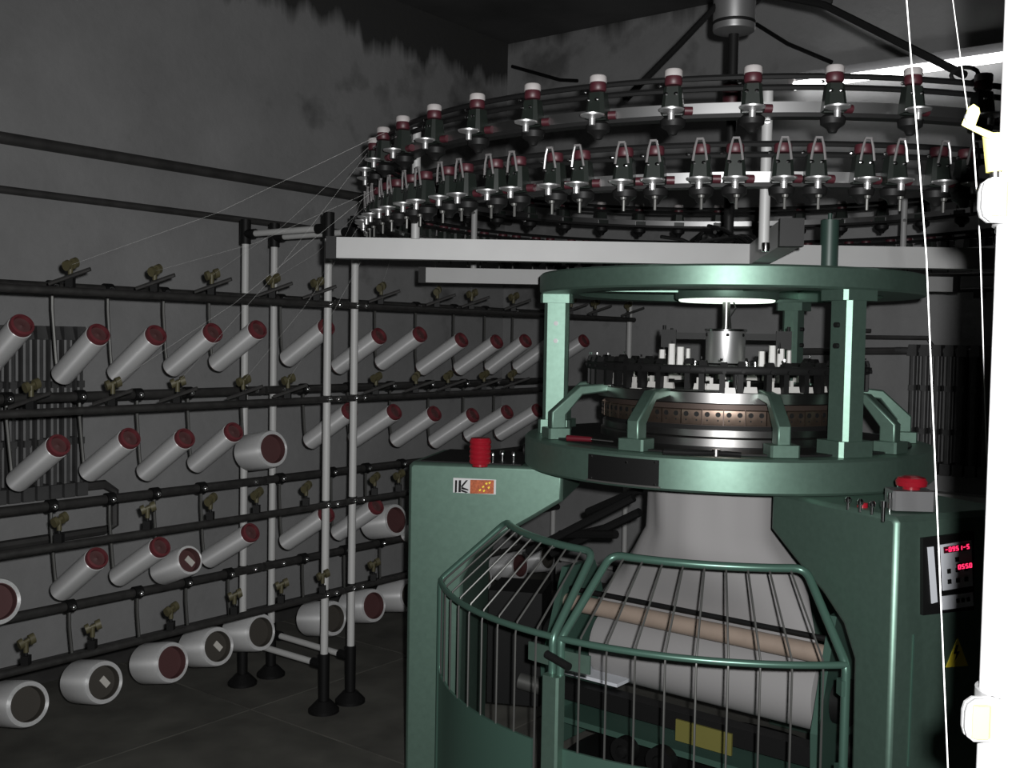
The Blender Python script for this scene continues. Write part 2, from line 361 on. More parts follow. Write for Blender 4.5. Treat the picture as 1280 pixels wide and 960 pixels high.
# ------------------------------------------------------------------ the yarn creel (two bays of posts and rails)
B1 = on_z(303, 855, 0); F1 = on_z(405, 889, 0)
depth = (F1 - B1).dot(N)
B2 = B1 + U * 0.165; F2 = B1 + N * depth + U * 0.155; F1 = B1 + N * depth
RB = (1.769, 1.350, 0.935, 0.535)      # back rails
RF = (1.735, 1.338, 0.893, 0.512)      # front rails
ZT = 2.10
DOMES = [(0.0105 * math.sin(a_ * PI / 12), 0.0105 * math.cos(a_ * PI / 12)) for a_ in range(0, 9)]
def creel(name_label, b, f, sign, length):
    t = thing('yarn_creel', name_label, 'creel', b)
    o = Vector(b); e = U * (sign * length)
    for q in (b, b + e, f, f + e):
        q = q - o; z0 = Vector((0, 0, 1))
        MB().cyl(q + z0 * 0.24, q + z0 * (ZT - 0.06), 0.0165, n=14).build('post', 'post_grey', t)
        MB().cyl(q + z0 * 0.02, q + z0 * 0.25, 0.023, n=14).lathe([(0.0, 0.0), (0.066, 0.0), (0.066, 0.012), (0.03, 0.05), (0.0, 0.05)], 20, q).build('foot', 'black_plastic', t)
        MB().cyl(q + z0 * (ZT - 0.09), q + z0 * (ZT + 0.02), 0.024, n=14).build('top_fitting', 'black_plastic', t)
    for q in (Vector((0, 0, 0)), e):
        a = q; c = (f - b) + q
        for z in (ZT - 0.045, 0.20):
            MB().cyl(a + Vector((0, 0, z)) + N * 0.06, c + Vector((0, 0, z)) - N * 0.06, 0.014).build('cross_tube', 'post_grey', t)
            for s, h in ((1, a), (-1, c)):
                MB().cyl(h + Vector((0, 0, z)), h + Vector((0, 0, z)) + N * (0.07 * s), 0.021).build('tee_fitting', 'black_plastic', t)
    for z in RB:
        MB().cyl(N * 0.035 + U * (-0.075 * sign) + Vector((0, 0, z)), N * 0.035 + e + Vector((0, 0, z)), 0.019, n=12).build('back_rail', 'black_rail', t)
    for z in RF:
        c = (f - b) + N * 0.032
        MB().cyl(c + U * (-0.075 * sign) + Vector((0, 0, z)), c + e + Vector((0, 0, z)), 0.0135, n=12).build('front_rail', 'black_rail', t)
        cl = MB().cyl(f - b + Vector((0, 0, z - 0.014)), f - b + Vector((0, 0, z + 0.014)), 0.021).build('post_clamp', 'black_plastic', t)
        for k in (-1, 1): MB().lathe(DOMES, 14, c + N * 0.014 + U * (0.026 * k) + Vector((0, 0, z)), tuple(N)).build('clamp_bolt', 'chrome', cl)
    for z in RB:
        cl = MB().cyl(Vector((0, 0, z - 0.014)), Vector((0, 0, z + 0.014)), 0.021).build('post_clamp', 'black_plastic', t)
        MB().lathe(DOMES, 14, N * 0.055 + U * 0.026 + Vector((0, 0, z)), tuple(N)).build('clamp_bolt', 'chrome', cl)
    return t
creelL = creel('grey post yarn creel with black rails standing before the tall radiator', B1, F1, -1, 2.6)
creelR = creel('grey post yarn creel with black rails reaching into the room corner', B2, F2, 1, 2.30)

clamp_me = MB().cyl(-U * 0.018, U * 0.018, 0.026, n=12).mesh('spool_clamp', 'black_plastic')
DOME = [(0.0115 * math.sin(a_ * PI / 12), 0.0115 * math.cos(a_ * PI / 12)) for a_ in range(0, 9)]
bolt_me = MB().lathe(DOME, 14, N * 0.030, tuple(N)).mesh('clamp_bolt', 'chrome')
# spool meshes along +Z, base at 0
def slim_meshes(L, r):
    body = MB().lathe([(0.018, 0.004), (r * 0.98, 0.006), (r, 0.02), (r, L - 0.03), (r * 0.985, L - 0.012), (r * 0.7, L - 0.006)], 28).mesh('yarn_body', 'spool_yarn')
    rim = MB().lathe([(r * 0.70, L - 0.02), (r * 0.93, L - 0.012), (r * 0.97, L + 0.002), (r * 0.92, L + 0.01), (r * 0.74, L + 0.012), (r * 0.70, L + 0.002), (r * 0.68, L - 0.02)], 28).mesh('red_rim', 'red_cap')
    core = MB().lathe([(r * 0.72, L - 0.002), (0.30 * r, L - 0.004), (0.0, L + 0.002)], 20).mesh('core', 'red_core')
    base = MB().lathe([(0.0, -0.006), (r * 0.8, -0.006), (r * 0.9, 0.002), (r * 0.9, 0.012), (0.0, 0.012)], 24).mesh('base_rim', 'red_core')
    return body, rim, core, base
def fat_meshes(L, r, ri, corem):
    body = MB().lathe([(ri, 0.0), (r * 0.94, 0.0), (r, 0.012), (r, L - 0.014), (r * 0.95, L), (ri, L)], 40).mesh('yarn_body', 'spool_yarn')
    tube = MB().lathe([(ri * 1.01, 0.0), (ri * 1.01, L + 0.003), (ri * 0.96, L + 0.003), (ri * 0.95, L * 0.86), (0.0, L * 0.86)], 32).mesh('core_tube', corem)
    return body, tube
SLIM = slim_meshes(0.315, 0.043)
FATS = {'red': fat_meshes(0.175, 0.083, 0.064, 'red_core'), 'brown': fat_meshes(0.175, 0.083, 0.063, 'brown_core')}
MED = fat_meshes(0.20, 0.062, 0.049, 'red_core')
label_me = MB().box((0.012, 0.012, 0.1535), (0.042, 0.024, 0.004)).mesh('paper_label', 'paper', False)
ORD = ['first', 'second', 'third', 'fourth', 'fifth', 'sixth', 'seventh', 'eighth', 'ninth']
TIER = ['top', 'second', 'third', 'lowest']
spools = {  # tier: (side, cap centre pixel, kind)
    0: [('L', 27, 407, 'S'), ('L', 123, 418, 'S'), ('L', 195, 419, 'S'), ('L', 266, 416, 'S'), ('L', 322, 412, 'S'),
        ('R', 408, 409, 'S'), ('R', 474, 420, 'S'), ('R', 525, 418, 'S'), ('R', 577, 425, 'S'), ('R', 621, 427, 'S'), ('R', 657, 426, 'S'), ('R', 692, 427, 'S'), ('R', 730, 426, 'S')],
    1: [('L', 73, 557, 'S'), ('L', 162, 548, 'S'), ('L', 231, 548, 'S'), ('L', 292, 540, 'S'), ('L', 341, 561, 'Fr'),
        ('R', 437, 514, 'S'), ('R', 493, 515, 'S'), ('R', 543, 517, 'S'), ('R', 591, 519, 'S'), ('R', 634, 515, 'S'), ('R', 672, 513, 'S')],
    2: [('L', -2, 752, 'Fr'), ('L', 121, 698, 'S'), ('L', 200, 684, 'S'), ('L', 237, 700, 'M'), ('L', 313, 666, 'S'),
        ('R', 408, 643, 'S'), ('R', 470, 633, 'S'), ('R', 495, 650, 'Fr'), ('R', 556, 640, 'S'), ('R', 600, 634, 'S')],
    3: [('L', 35, 880, 'Fb'), ('L', 130, 853, 'Fbl'), ('L', 215, 828, 'Fr'), ('L', 272, 808, 'Fbl'), ('L', 326, 790, 'Fb'),
        ('R', 417, 773, 'Fb'), ('R', 467, 757, 'Fr'), ('R', 513, 744, 'Fb'), ('R', 560, 732, 'Fr'), ('R', 604, 722, 'Fb'), ('R', 650, 707, 'Fr'), ('R', 684, 697, 'Fb')],
}
for tier, lst in spools.items():
    cnt = {'L': sum(1 for q in lst if q[0] == 'L'), 'R': 0}; k = {'L': 0, 'R': 0}
    for side, x, y, kind in lst:
        if kind == 'S': L, el = 0.315, math.radians(30)
        elif kind == 'M': L, el = 0.20, math.radians(22)
        else: L, el = 0.175, math.radians(12)
        el += random.uniform(-0.03, 0.03); yaw = random.uniform(-0.05, 0.05)
        h = (N * math.cos(yaw) + U * math.sin(yaw))
        ax = h * math.cos(el) + Vector((0, 0, math.sin(el)))
        off = 0.05 + L * math.cos(el)
        cap = on_plane(x, y, B1 + N * off, N); base = cap - ax * L
        k[side] += 1
        if side == 'L': idx = cnt['L'] - k['L']; where = 'radiator-side'
        else: idx = k['R'] - 1; where = 'corner-side'
        look = {'S': 'slim white red-capped spool', 'M': 'half-used white red-rimmed spool', 'Fr': 'fat white red-cored spool', 'Fb': 'fat white dark-cored spool', 'Fbl': 'fat white spool with label inside'}[kind]
        lab = '%s, %s from the posts, %s rail, %s creel' % (look, ORD[idx], TIER[tier], where)
        t = thing('yarn_spool', lab, 'spool', base, 0, 'spools on the yarn creel', rot=Vector((0, 0, 1)).rotation_difference(ax))
        if kind == 'S':
            for nm, me in zip(('yarn_body', 'red_rim', 'core', 'base_rim'), SLIM): put(nm, me, t)
        elif kind == 'M':
            for nm, me in zip(('yarn_body', 'core_tube'), MED): put(nm, me, t)
            put('paper_label', label_me, t, (0, 0, 0.022))
        else:
            for nm, me in zip(('yarn_body', 'core_tube'), FATS['red' if kind == 'Fr' else 'brown']): put(nm, me, t)
            if kind == 'Fbl': put('paper_label', label_me, t)
        # the arm that carries it and its clamp belong to the creel
        cr = creelL if side == 'L' else creelR; o = Vector(cr.location)
        tt = (base - B1).dot(U); rz = RB[tier]
        pr = B1 + U * (tt - 0.03) + N * 0.035 + Vector((0, 0, rz))
        c = put('spool_clamp', clamp_me, cr, pr - o); put('clamp_bolt', bolt_me, c)
        tip = base + ax * min(0.09, L * 0.5)
        MB().tube([pr - o - Vector((0, 0, 0.01)), pr + Vector((0, 0, -0.08)) - o, B1 + U * (tt - 0.005) + N * 0.015 + Vector((0, 0, base.z + 0.07)) - o, base - ax * 0.03 - o, base - o, tip - o], 0.0065, 6).build('spool_arm', 'wire_grey', cr)

tens_stem = MB().cyl((0, 0, 0.0), (0, 0, 0.06), 0.007).box((0, 0, 0.02), (0.03, 0.03, 0.03)).mesh('tension_stem', 'black_metal')
tens_disc = MB().cyl(-U * 0.028 + Vector((0, 0, 0.072)), -U * 0.012 + Vector((0, 0, 0.078)), 0.017, n=12).cyl(U * 0.012 + Vector((0, 0, 0.082)), U * 0.032 + Vector((0, 0, 0.088)), 0.018, n=12).cyl(-U * 0.014 + Vector((0, 0, 0.075)), U * 0.014 + Vector((0, 0, 0.085)), 0.008).cyl((0, 0, 0.045), (0, 0, 0.08), 0.010).mesh('tension_disc', 'brass')
rod_me = MB().cyl((0, 0, 0.012), U * 0.10 + N * 0.13 + Vector((0, 0, 0.062)), 0.007, n=8).mesh('guide_rod', 'black_rail')
tens = {0: (88, 193, 264, 340, 395, 475, 545, 588, 640, 712, 742, 783), 1: (39, 141, 222, 304, 360, 470, 520, 560, 605, 640), 2: (74, 185, 264, 322, 384, 470, 500), 3: (32, 116, 215, 295, 354, 406, 470)}
for tier, xs in tens.items():
    for x in xs:
        p = on_plane(x, 480, F1 + N * 0.032, N); tt = (p - F1).dot(U); cr = creelL if tt < 0.08 else creelR
        tt = min(tt, 2.42)
        p = F1 + N * 0.032 + U * tt + Vector((0, 0, RF[tier] + 0.008)) - Vector(cr.location)
        s = put('tension_stem', tens_stem, cr, p); s.scale = (0.82, 0.82, 1.0); put('tension_disc', tens_disc, s, (0, 0, 0), (0, 0, random.uniform(-.5, .5)))
        if tier < 2: put('guide_rod', rod_me, s, -U * 0.09)

# ------------------------------------------------------------------ circular knitting machine
ANG = math.radians(11.55); D = 3.6
MC = Vector((D * math.sin(ANG), D * math.cos(ANG), 0))
MACH = thing('circular_knitting_machine', 'large green circular knitting machine with rings of yarn feeders and caged front', 'knitting machine', MC, -ANG)
MI = (Matrix.Translation(MC) @ Matrix.Rotation(-ANG, 4, 'Z')).inverted()
def loc(p): return MI @ Vector(p)                 # world -> machine space (x right, -y towards the viewer)
def pol(r, deg, z): a = math.radians(deg); return Vector((r * math.sin(a), -r * math.cos(a), z))
def rotz_for(deg): return math.radians(deg)       # turns local -Y outward onto direction deg
def ring(name, prof, material, n=96, parent=MACH): return MB().lathe(prof, n, closed_prof=True).build(name, material, parent)

# bed ring (table) and crown ring
ring('bed_ring', [(0.44, 1.182), (0.666, 1.182), (0.673, 1.189), (0.673, 1.275), (0.666, 1.282), (0.44, 1.282)], 'green_paint')
MB().lathe([(0.0, 1.284), (0.60, 1.284), (0.60, 1.289), (0.0, 1.289)], 64).build('bed_plate', 'black_metal', MACH)
ring('crown_ring', [(0.50, 1.760), (0.626, 1.760), (0.632, 1.766), (0.632, 1.818), (0.626, 1.824), (0.50, 1.824)], 'green_paint')
for a in (34, 154, 274):
    MB().box(pol(0.34, a, 1.795), (0.10, 0.36, 0.05), Matrix.Rotation(math.radians(a), 3, 'Z')).build('crown_arm', 'green_paint', MACH, False)
MB().lathe([(0.0, 1.748), (0.168, 1.748), (0.172, 1.754), (0.172, 1.83), (0.12, 1.85), (0.0, 1.85)], 64).build('crown_hub', 'green_paint', MACH)
MB().lathe([(0.0, 1.741), (0.155, 1.741), (0.160, 1.744), (0.160, 1.7478), (0.0, 1.7478)], 64).build('work_light', 'lamp_lit', MACH)

# legs (cabinets): profile in (r, z), extruded along the tangent
def cabinet(deg, r_in, w=0.28, r_out=1.03):
    a = math.radians(deg); er = Vector((math.sin(a), -math.cos(a), 0)); et = Vector((math.cos(a), math.sin(a), 0))
    prof = [(r_out, 0.0), (r_out, 1.166), (r_out - 0.014, 1.18), (r_in, 1.18), (r_in, 1.07), (r_in + 0.10, 1.005), (0.73, 0.935), (0.81, 0.87), (0.852, 0.79), (0.86, 0.0)]
    c = MB().prism(prof, lambda p, h: er * p[0] + et * h + Vector((0, 0, p[1])), -w, w).build('leg_cabinet', 'green_paint', MACH)
    bv = c.modifiers.new('bevel', 'BEVEL'); bv.width = 0.012; bv.segments = 2; bv.limit_method = 'ANGLE'; bv.angle_limit = math.radians(60)
    return c, er, et
cabL, erL, etL = cabinet(-90, 0.515, 0.21, 1.048)
RO = 0.985
cabR, erR, etR = cabinet(37, 0.512, 0.21, RO)
cabB, erB, etB = cabinet(154, 0.55, w=0.18)
# left cabinet: lid, signal lamp, badge
MB().prism([(0.66, 0), (1.01, 0), (1.01, 0.004), (0.66, 0.004)], lambda p, h: erL * p[0] + etL * h + Vector((0, 0, 1.18 + p[1])), -0.195, 0.195).build('lid', 'black_metal', cabL, False)
pb = loc(on_z(600, 583, 1.184))
prof = [(0.0, 0.0), (0.026, 0.0), (0.026, 0.008)]
for k in range(5): prof += [(0.034, 0.010 + k * 0.016), (0.0365, 0.017 + k * 0.016), (0.034, 0.024 + k * 0.016), (0.032, 0.026 + k * 0.016)]
prof += [(0.031, 0.094), (0.0, 0.096)]
lp = MB().lathe(prof, 32, pb).build('signal_lamp', 'red_lamp', cabL); lp['label'] = 'red ribbed signal lamp on the cabinet'
for x, y, r in ((628, 572, 0.010), (616, 574, 0.006), (642, 574, 0.007)):
    q = loc(on_z(x, y + 4, 1.184)); MB().cyl(q, q + Vector((0, 0, 0.02)), r * 0.7).lathe([(0, 0.018), (r, 0.022), (r, 0.03), (r * 0.6, 0.036), (0, 0.037)], 14, q).build('knob', 'chrome', cabL)
q = loc(on_z(655, 573, 1.184)); MB().cyl(q + Vector((0, 0, 0.03)), q + Vector((0.06, 0, 0.03)), 0.022).box(q + Vector((0.03, 0, 0.012)), (0.05, 0.04, 0.024)).build('switch_housing', 'black_metal', cabL)
NY = Vector((0, -1, 0))
def mplane(px, py, y=-0.21):
    nw = (Matrix.Rotation(-ANG, 3, 'Z') @ Vector((0, 1, 0))); p0 = MC + nw * y
    return loc(on_plane(px, py, p0, nw))
def plate_on_left(x0, y0, x1, y1, name, material, parent, proud=0.003, depth_=0.003):
    a = mplane(x0, y0); b = mplane(x1, y1)
    return MB().box(((a.x + b.x) / 2, -0.21 - proud, (a.z + b.z) / 2), (abs(b.x - a.x), depth_, abs(a.z - b.z))).build(name, material, parent, False)
bad = plate_on_left(567, 597, 620, 618, 'badge', 'badge_silver', cabL)
def left_quad(poly, name, material, parent, proud):
    pts = [mplane(x, y) for x, y in poly]
    return MB().prism([(p.x, p.z) for p in pts], lambda p, h: (p[0], -0.21 - h, p[1]), proud - 0.001, proud).build(name, material, parent, False)
left_quad([(588.5, 599.5), (618, 600), (617.5, 617), (588, 616.5)], 'badge_field', 'orange_badge', cabL, 0.0062)
for poly in ([(569.5, 600), (572, 600), (571.5, 615), (569, 615.5)], [(574, 600), (577, 600), (576.5, 615), (573.5, 615)],
             [(577, 607), (583, 600), (585.5, 600), (577.5, 610)], [(577.5, 608), (586, 611.5), (586, 613), (577, 611)], [(577, 611.5), (586, 615), (583, 616), (577, 614)]):
    left_quad(poly, 'badge_letter', 'black_plastic', cabL, 0.0062)
for x, y in ((599, 612), (603, 608), (607, 604), (610, 609), (604, 613), (611, 603)):
    left_quad([(x, y), (x + 2.5, y - 1.5), (x + 3, y + .5), (x + 1, y + 1.8)], 'badge_mark', 'yellow_sign', cabL, 0.0072)
# right cabinet: control panel, keypad, warning sign on the end face; switch box and knobs on top
RW = Matrix.Rotation(-ANG, 3, 'Z')
def end_face(px, py): return loc(on_plane(px, py, MC + RW @ (erR * RO), RW @ erR))
ER3 = Matrix((etR, erR * -1, Vector((0, 0, 1)))).transposed()     # x along tangent, y inward, z up
def eco(p): return (p.dot(etR), p.z)
def end_poly(poly, name, material, proud, th=0.004):
    pts = [eco(end_face(x, y)) for x, y in poly]
    return MB().prism(pts, lambda p, h: etR * p[0] + erR * (RO + h) + Vector((0, 0, p[1])), proud - th, proud).build(name, material, cabR, False)
end_poly([(1150, 672), (1214, 664), (1214, 761), (1150, 768)], 'control_panel', 'black_plastic', 0.010, 0.012)
end_poly([(1171, 680), (1209, 674), (1211, 731), (1174, 737)], 'keypad', 'panel_grey', 0.013)
end_poly([(1173, 744), (1211, 739), (1212, 756), (1174, 761)], 'keypad_strip', 'panel_grey', 0.013)
end_poly([(1155, 683), (1162, 682), (1167, 751), (1160, 753)], 'label_strip', 'panel_grey', 0.013)
end_poly([(1174, 682.5), (1207, 677.5), (1207.5, 686), (1174.5, 690.5)], 'display_window', 'led_glass', 0.0145)
end_poly([(1190, 703.5), (1210, 700.5), (1210.5, 709), (1190.5, 712)], 'display_window', 'led_glass', 0.0145)
SEG = {'0': 'abcdef', '1': 'bc', '9': 'abcdfg', '5': 'acdfg', '8': 'abcdefg', '-': 'g'}
def seg_digit(ch, x0, y0, wd, ht):
    q = {'a': (0, 0, 1, 0), 'g': (0, .5, 1, .5), 'd': (0, 1, 1, 1), 'f': (0, 0, 0, .5), 'e': (0, .5, 0, 1), 'b': (1, 0, 1, .5), 'c': (1, .5, 1, 1)}
    mb = MB()
    for s in SEG[ch]:
        xa, ya, xb, yb = q[s]; hw = 0.55
        if ya == yb: poly = [(x0 + xa * wd, y0 + ya * ht - hw), (x0 + xb * wd, y0 + yb * ht - hw - .5), (x0 + xb * wd, y0 + yb * ht + hw - .5), (x0 + xa * wd, y0 + ya * ht + hw)]
        else: poly = [(x0 + xa * wd - hw, y0 + ya * ht), (x0 + xa * wd + hw, y0 + ya * ht), (x0 + xb * wd + hw, y0 + yb * ht), (x0 + xb * wd - hw, y0 + yb * ht)]
        pts = [eco(end_face(*p)) for p in poly]
        mb.prism(pts, lambda p, h: etR * p[0] + erR * (RO + h) + Vector((0, 0, p[1])), 0.0147, 0.0157)
    mb.build('display_digit', 'led_red', cabR, False)
for i, ch in enumerate('-0951-5'): seg_digit(ch, 1176 + i * 4.45, 683.6 - i * 0.68, 2.4, 5.0)
for i, ch in enumerate('0550'): seg_digit(ch, 1192 + i * 4.6, 705 - i * 0.7, 2.5, 5.0)
for rr_ in range(3):
    for cc in range(3):
        x = 1178 + cc * 10.5 + rr_ * 0.6; y = 697 + rr_ * 13 - cc * 1.6
        if rr_ == 0 and cc != 1: continue
        end_poly([(x, y), (x + 4.2, y - .6), (x + 4.4, y + 5), (x + .2, y + 5.6)], 'key', 'black_metal', 0.0150)
for cc in range(3):
    x = 1190 + cc * 6.5; y = 747 - cc * 0.8
    end_poly([(x, y), (x + 3.6, y - .5), (x + 3.7, y + 4.5), (x + .1, y + 5)], 'key', 'black_metal', 0.0150)
end_poly([(1196.5, 797), (1209.5, 832), (1182, 834)], 'warning_sign', 'yellow_sign', 0.002, 0.002)
end_poly([(1197, 806), (1194.5, 806), (1191, 817), (1195, 816.5), (1191.5, 828), (1198.5, 814), (1194.5, 814.5)], 'lightning_mark', 'black_plastic', 0.003, 0.001)
end_poly([(1141, 793), (1142.5, 793), (1135.5, 958), (1134, 958)], 'door_seam', 'green_tube', 0.003, 0.003)
tp = loc(on_z(1112, 641, 1.18))
bx = tp + Vector((0.055, 0.05, 0.03)); RB3 = Matrix.Rotation(math.radians(8), 3, 'Z')
MB().box(bx, (0.105, 0.08, 0.05), RB3, bevel=0.006).build('switch_box', 'box_grey', cabR, False)
MB().lathe([(0.0, 0.025), (0.022, 0.025), (0.022, 0.032), (0.038, 0.034), (0.040, 0.045), (0.034, 0.055), (0.016, 0.060), (0.0, 0.060)], 28, bx + Vector((0.005, 0.01, 0))).build('stop_button', 'red_lamp', cabR)['label'] = 'red mushroom stop button'
for x, y in ((1060, 637), (1075, 640), (1090, 643)):
    q = loc(on_z(x, y, 1.18)); MB().cyl(q, q + Vector((0, 0, 0.02)), 0.004).lathe([(0, 0.016), (0.008, 0.02), (0.0085, 0.028), (0.004, 0.034), (0, 0.034)], 14, q).build('knob', 'chrome', cabR)
q = loc(on_z(1078, 634, 1.18)); MB().lathe([(0, 0), (0.014, 0), (0.014, 0.012), (0, 0.014)], 14, q).build('red_button', 'red_lamp', cabR)
for x, y in ((1124, 610), (1112, 622), (1104, 634)):
    q = loc(on_z(x, y + 18, 1.18)); MB().cyl(q, q + Vector((0, 0, 0.045)), 0.004).cyl(q + Vector((0, 0, 0.035)), q + Vector((0, 0, 0.05)), 0.007).build('screw', 'chrome', cabR)
# columns between bed and crown
for a, wd in ((-87, 0.05), (37, 0.075), (154, 0.06)):
    R3 = Matrix.Rotation(math.radians(a), 3, 'Z'); p = pol(0.575, a, 0)
    c = MB().box(p + Vector((0, 0, 1.525)), (wd, 0.085, 0.42), R3, bevel=0.012).build('column', 'green_paint', MACH)
    MB().box(p + Vector((0, 0, 1.305)), (wd * 1.7, 0.11, 0.045), R3, bevel=0.01).build('column_base', 'green_paint', c)
    MB().box(p + Vector((0, 0, 1.745)), (wd * 1.7, 0.11, 0.03), R3, bevel=0.01).build('column_head', 'green_paint', c)
    for z in (1.66, 1.60):
        e = R3 @ Vector((-wd / 2 if a > 0 else 0, 0 if a > 0 else -0.0425, 0)); d = R3 @ Vector((-0.012 if a > 0 else 0, 0 if a > 0 else -0.010, 0))
        if a == -87: e = R3 @ Vector((wd / 2, 0, 0)); d = R3 @ Vector((0.008, 0, 0))
        MB().cyl(p + e + Vector((0, 0, z)), p + e + d + Vector((0, 0, z)), 0.008, n=10).build('bolt', 'chrome' if a == -87 else 'black_metal', c)
# angled arms from bed ring to cam ring
for a in (-64, -25, 16, 56, 96, 136, 176, 216, 256):
    R3 = Matrix.Rotation(math.radians(a), 3, 'Z')
    sh = [(0.615, 1.315), (0.615, 1.37), (0.52, 1.455), (0.42, 1.465), (0.42, 1.437), (0.51, 1.425), (0.565, 1.36), (0.565, 1.315)]
    ar = MB().prism(sh, lambda p, h: R3 @ Vector((h, -p[0], p[1])), -0.02, 0.02).build('support_arm', 'green_paint', MACH)
    bv = ar.modifiers.new('bevel', 'BEVEL'); bv.width = 0.005; bv.segments = 2; bv.limit_method = 'ANGLE'; bv.angle_limit = math.radians(60)
    MB().box(pol(0.592, a, 1.301), (0.085, 0.075, 0.034), R3, bevel=0.006).build('arm_foot', 'green_paint', ar)
# cam cylinder
ring('base_collar', [(0.30, 1.285), (0.415, 1.285), (0.415, 1.312), (0.405, 1.318), (0.30, 1.318)], 'steel')
ring('lower_band', [(0.30, 1.318), (0.408, 1.318), (0.408, 1.338), (0.30, 1.338)], 'steel')
ring('gap_band', [(0.30, 1.338), (0.398, 1.338), (0.398, 1.352), (0.30, 1.352)], 'black_metal')
ring('cam_backing', [(0.30, 1.352), (0.402, 1.352), (0.402, 1.418), (0.30, 1.418)], 'copper_dark')
NB = 40
blk = MB().lathe([(0.39, 1.354), (0.411, 1.354), (0.412, 1.356), (0.412, 1.398), (0.409, 1.401), (0.39, 1.401)], 3, a0=-PI / 2 - PI / NB + 0.004, a1=-PI / 2 + PI / NB - 0.004, closed_prof=True).mesh('cam_block', 'copper')
holes = []
for da in (-PI / NB / 2, PI / NB / 2):
    e = Vector((math.sin(da), -math.cos(da), 0)); holes.append(MB().cyl(e * 0.411 + Vector((0, 0, 1.386)), e * 0.4135 + Vector((0, 0, 1.386)), 0.0078, n=12).cyl(e * 0.411 + Vector((0, 0, 1.368)), e * 0.413 + Vector((0, 0, 1.368)), 0.0028, n=8).mesh('cam_screw', 'black_metal'))
for i in range(NB):
    b = put('cam_block', blk, MACH, (0, 0, 0), (0, 0, 2 * PI * (i + 0.5) / NB))
    for h_ in holes: put('cam_screw', h_, b)
ring('dial_ring', [(0.30, 1.418), (0.425, 1.418), (0.428, 1.421), (0.428, 1.452), (0.424, 1.456), (0.30, 1.456)], 'steel')
MB().lathe([(0.0, 1.454), (0.40, 1.454), (0.40, 1.458), (0.0, 1.458)], 64).build('needle_bed', 'black_metal', MACH)
ring('guide_ring', [(0.415, 1.510), (0.465, 1.510), (0.468, 1.514), (0.468, 1.530), (0.465, 1.534), (0.415, 1.534)], 'black_metal')
NCAR = 46
car_b = MB().box((0, -0.45, 1.486), (0.016, 0.03, 0.058)).box((0.004, -0.452, 1.541), (0.026, 0.03, 0.016), None, 0.7).cyl((0.006, -0.462, 1.52), (0.006, -0.474, 1.52), 0.006, n=8).mesh('carrier_body', 'black_plastic')
car_p = MB().box((0.026, -0.436, 1.467), (0.042, 0.012, 0.018), None, 0.85).box((0.02, -0.437, 1.482), (0.010, 0.01, 0.024)).mesh('carrier_guide', 'pale_ceramic', False)
car_s = MB().cyl((-0.004, -0.455, 1.553), (-0.004, -0.455, 1.560), 0.0045, n=8).mesh('carrier_screw', 'chrome')
for i in range(NCAR):
    a = 2 * PI * i / NCAR + random.uniform(-.045, .045); z = random.uniform(-0.004, 0.006)
    c = put('yarn_carrier', car_b, MACH, (0, 0, z), (0, 0, a)); put('carrier_guide', car_p, c, (0, 0, random.uniform(-.003, .003)), (0, 0, random.uniform(-.02, .02)))
    if i % 3 == 0: put('carrier_screw', car_s, c)
for a in range(0, 360, 30):
    MB().cyl(pol(0.43, a + 4, 1.455), pol(0.43, a + 4, 1.512), 0.006, n=8).build('ring_stay', 'chrome', MACH)
MB().lathe([(0.0, 1.512), (0.21, 1.512), (0.215, 1.517), (0.215, 1.522), (0.0, 1.526)], 64).build('dial_plate', 'aluminium', MACH)
for a in range(0, 360, 45):
    MB().cyl(pol(0.10, a, 1.523), pol(0.10, a, 1.540), 0.008, n=10).build('dial_bolt', 'chrome', MACH)
    MB().box(pol(0.32, a + 20, 1.515), (0.03, 0.24, 0.010), Matrix.Rotation(math.radians(a + 20), 3, 'Z')).build('dial_spoke', 'black_metal', MACH, False)
hub = MB().lathe([(0.0, 1.535), (0.064, 1.535), (0.066, 1.54), (0.066, 1.642), (0.0, 1.642)], 40).build('hub_drum', 'aluminium', MACH)
MB().lathe([(0.0, 1.642), (0.070, 1.642), (0.071, 1.646), (0.07, 1.65), (0.0, 1.65)], 40).build('hub_flange', 'chrome', hub)
for a in (5, 60, -70): MB().cyl(pol(0.065, a, 1.63), pol(0.068, a, 1.63), 0.006, n=10).build('hub_screw', 'black_metal', hub)
MB().cyl((0, 0, 1.65), (0, 0, 1.76), 0.013).build('hub_shaft', 'steel', MACH)
MB().tube([(0.02, -0.01, 1.752), (0.03, -0.02, 1.72), (0.012, -0.016, 1.69), (0.016, -0.01, 1.652)], 0.003, 6).build('hub_cable', 'black_plastic', MACH)
for sx in (-1, 1):
    MB().box((sx * 0.13, 0.0, 1.625), (0.14, 0.022, 0.022)).build('hub_arm', 'black_metal', MACH, False)
    MB().box((sx * 0.19, -0.01, 1.615), (0.05, 0.04, 0.06)).cyl((sx * 0.205, -0.02, 1.58), (sx * 0.205, -0.02, 1.66), 0.006).cyl((sx * 0.175, -0.03, 1.57), (sx * 0.18, -0.02, 1.65), 0.005).build('arm_bracket', 'black_metal', MACH)
    for dx, w_, h_, dy in ((-0.045, 0.022, 0.055, -0.02), (-0.012, 0.024, 0.075, -0.045), (0.016, 0.026, 0.065, -0.02), (0.042, 0.016, 0.06, -0.035)):
        MB().box((sx * 0.165 + dx, dy, 1.522 + h_ / 2), (w_, 0.028, h_), None, 0.9, bevel=0.004).build('stop_motion_box', 'pale_ceramic', MACH, False)
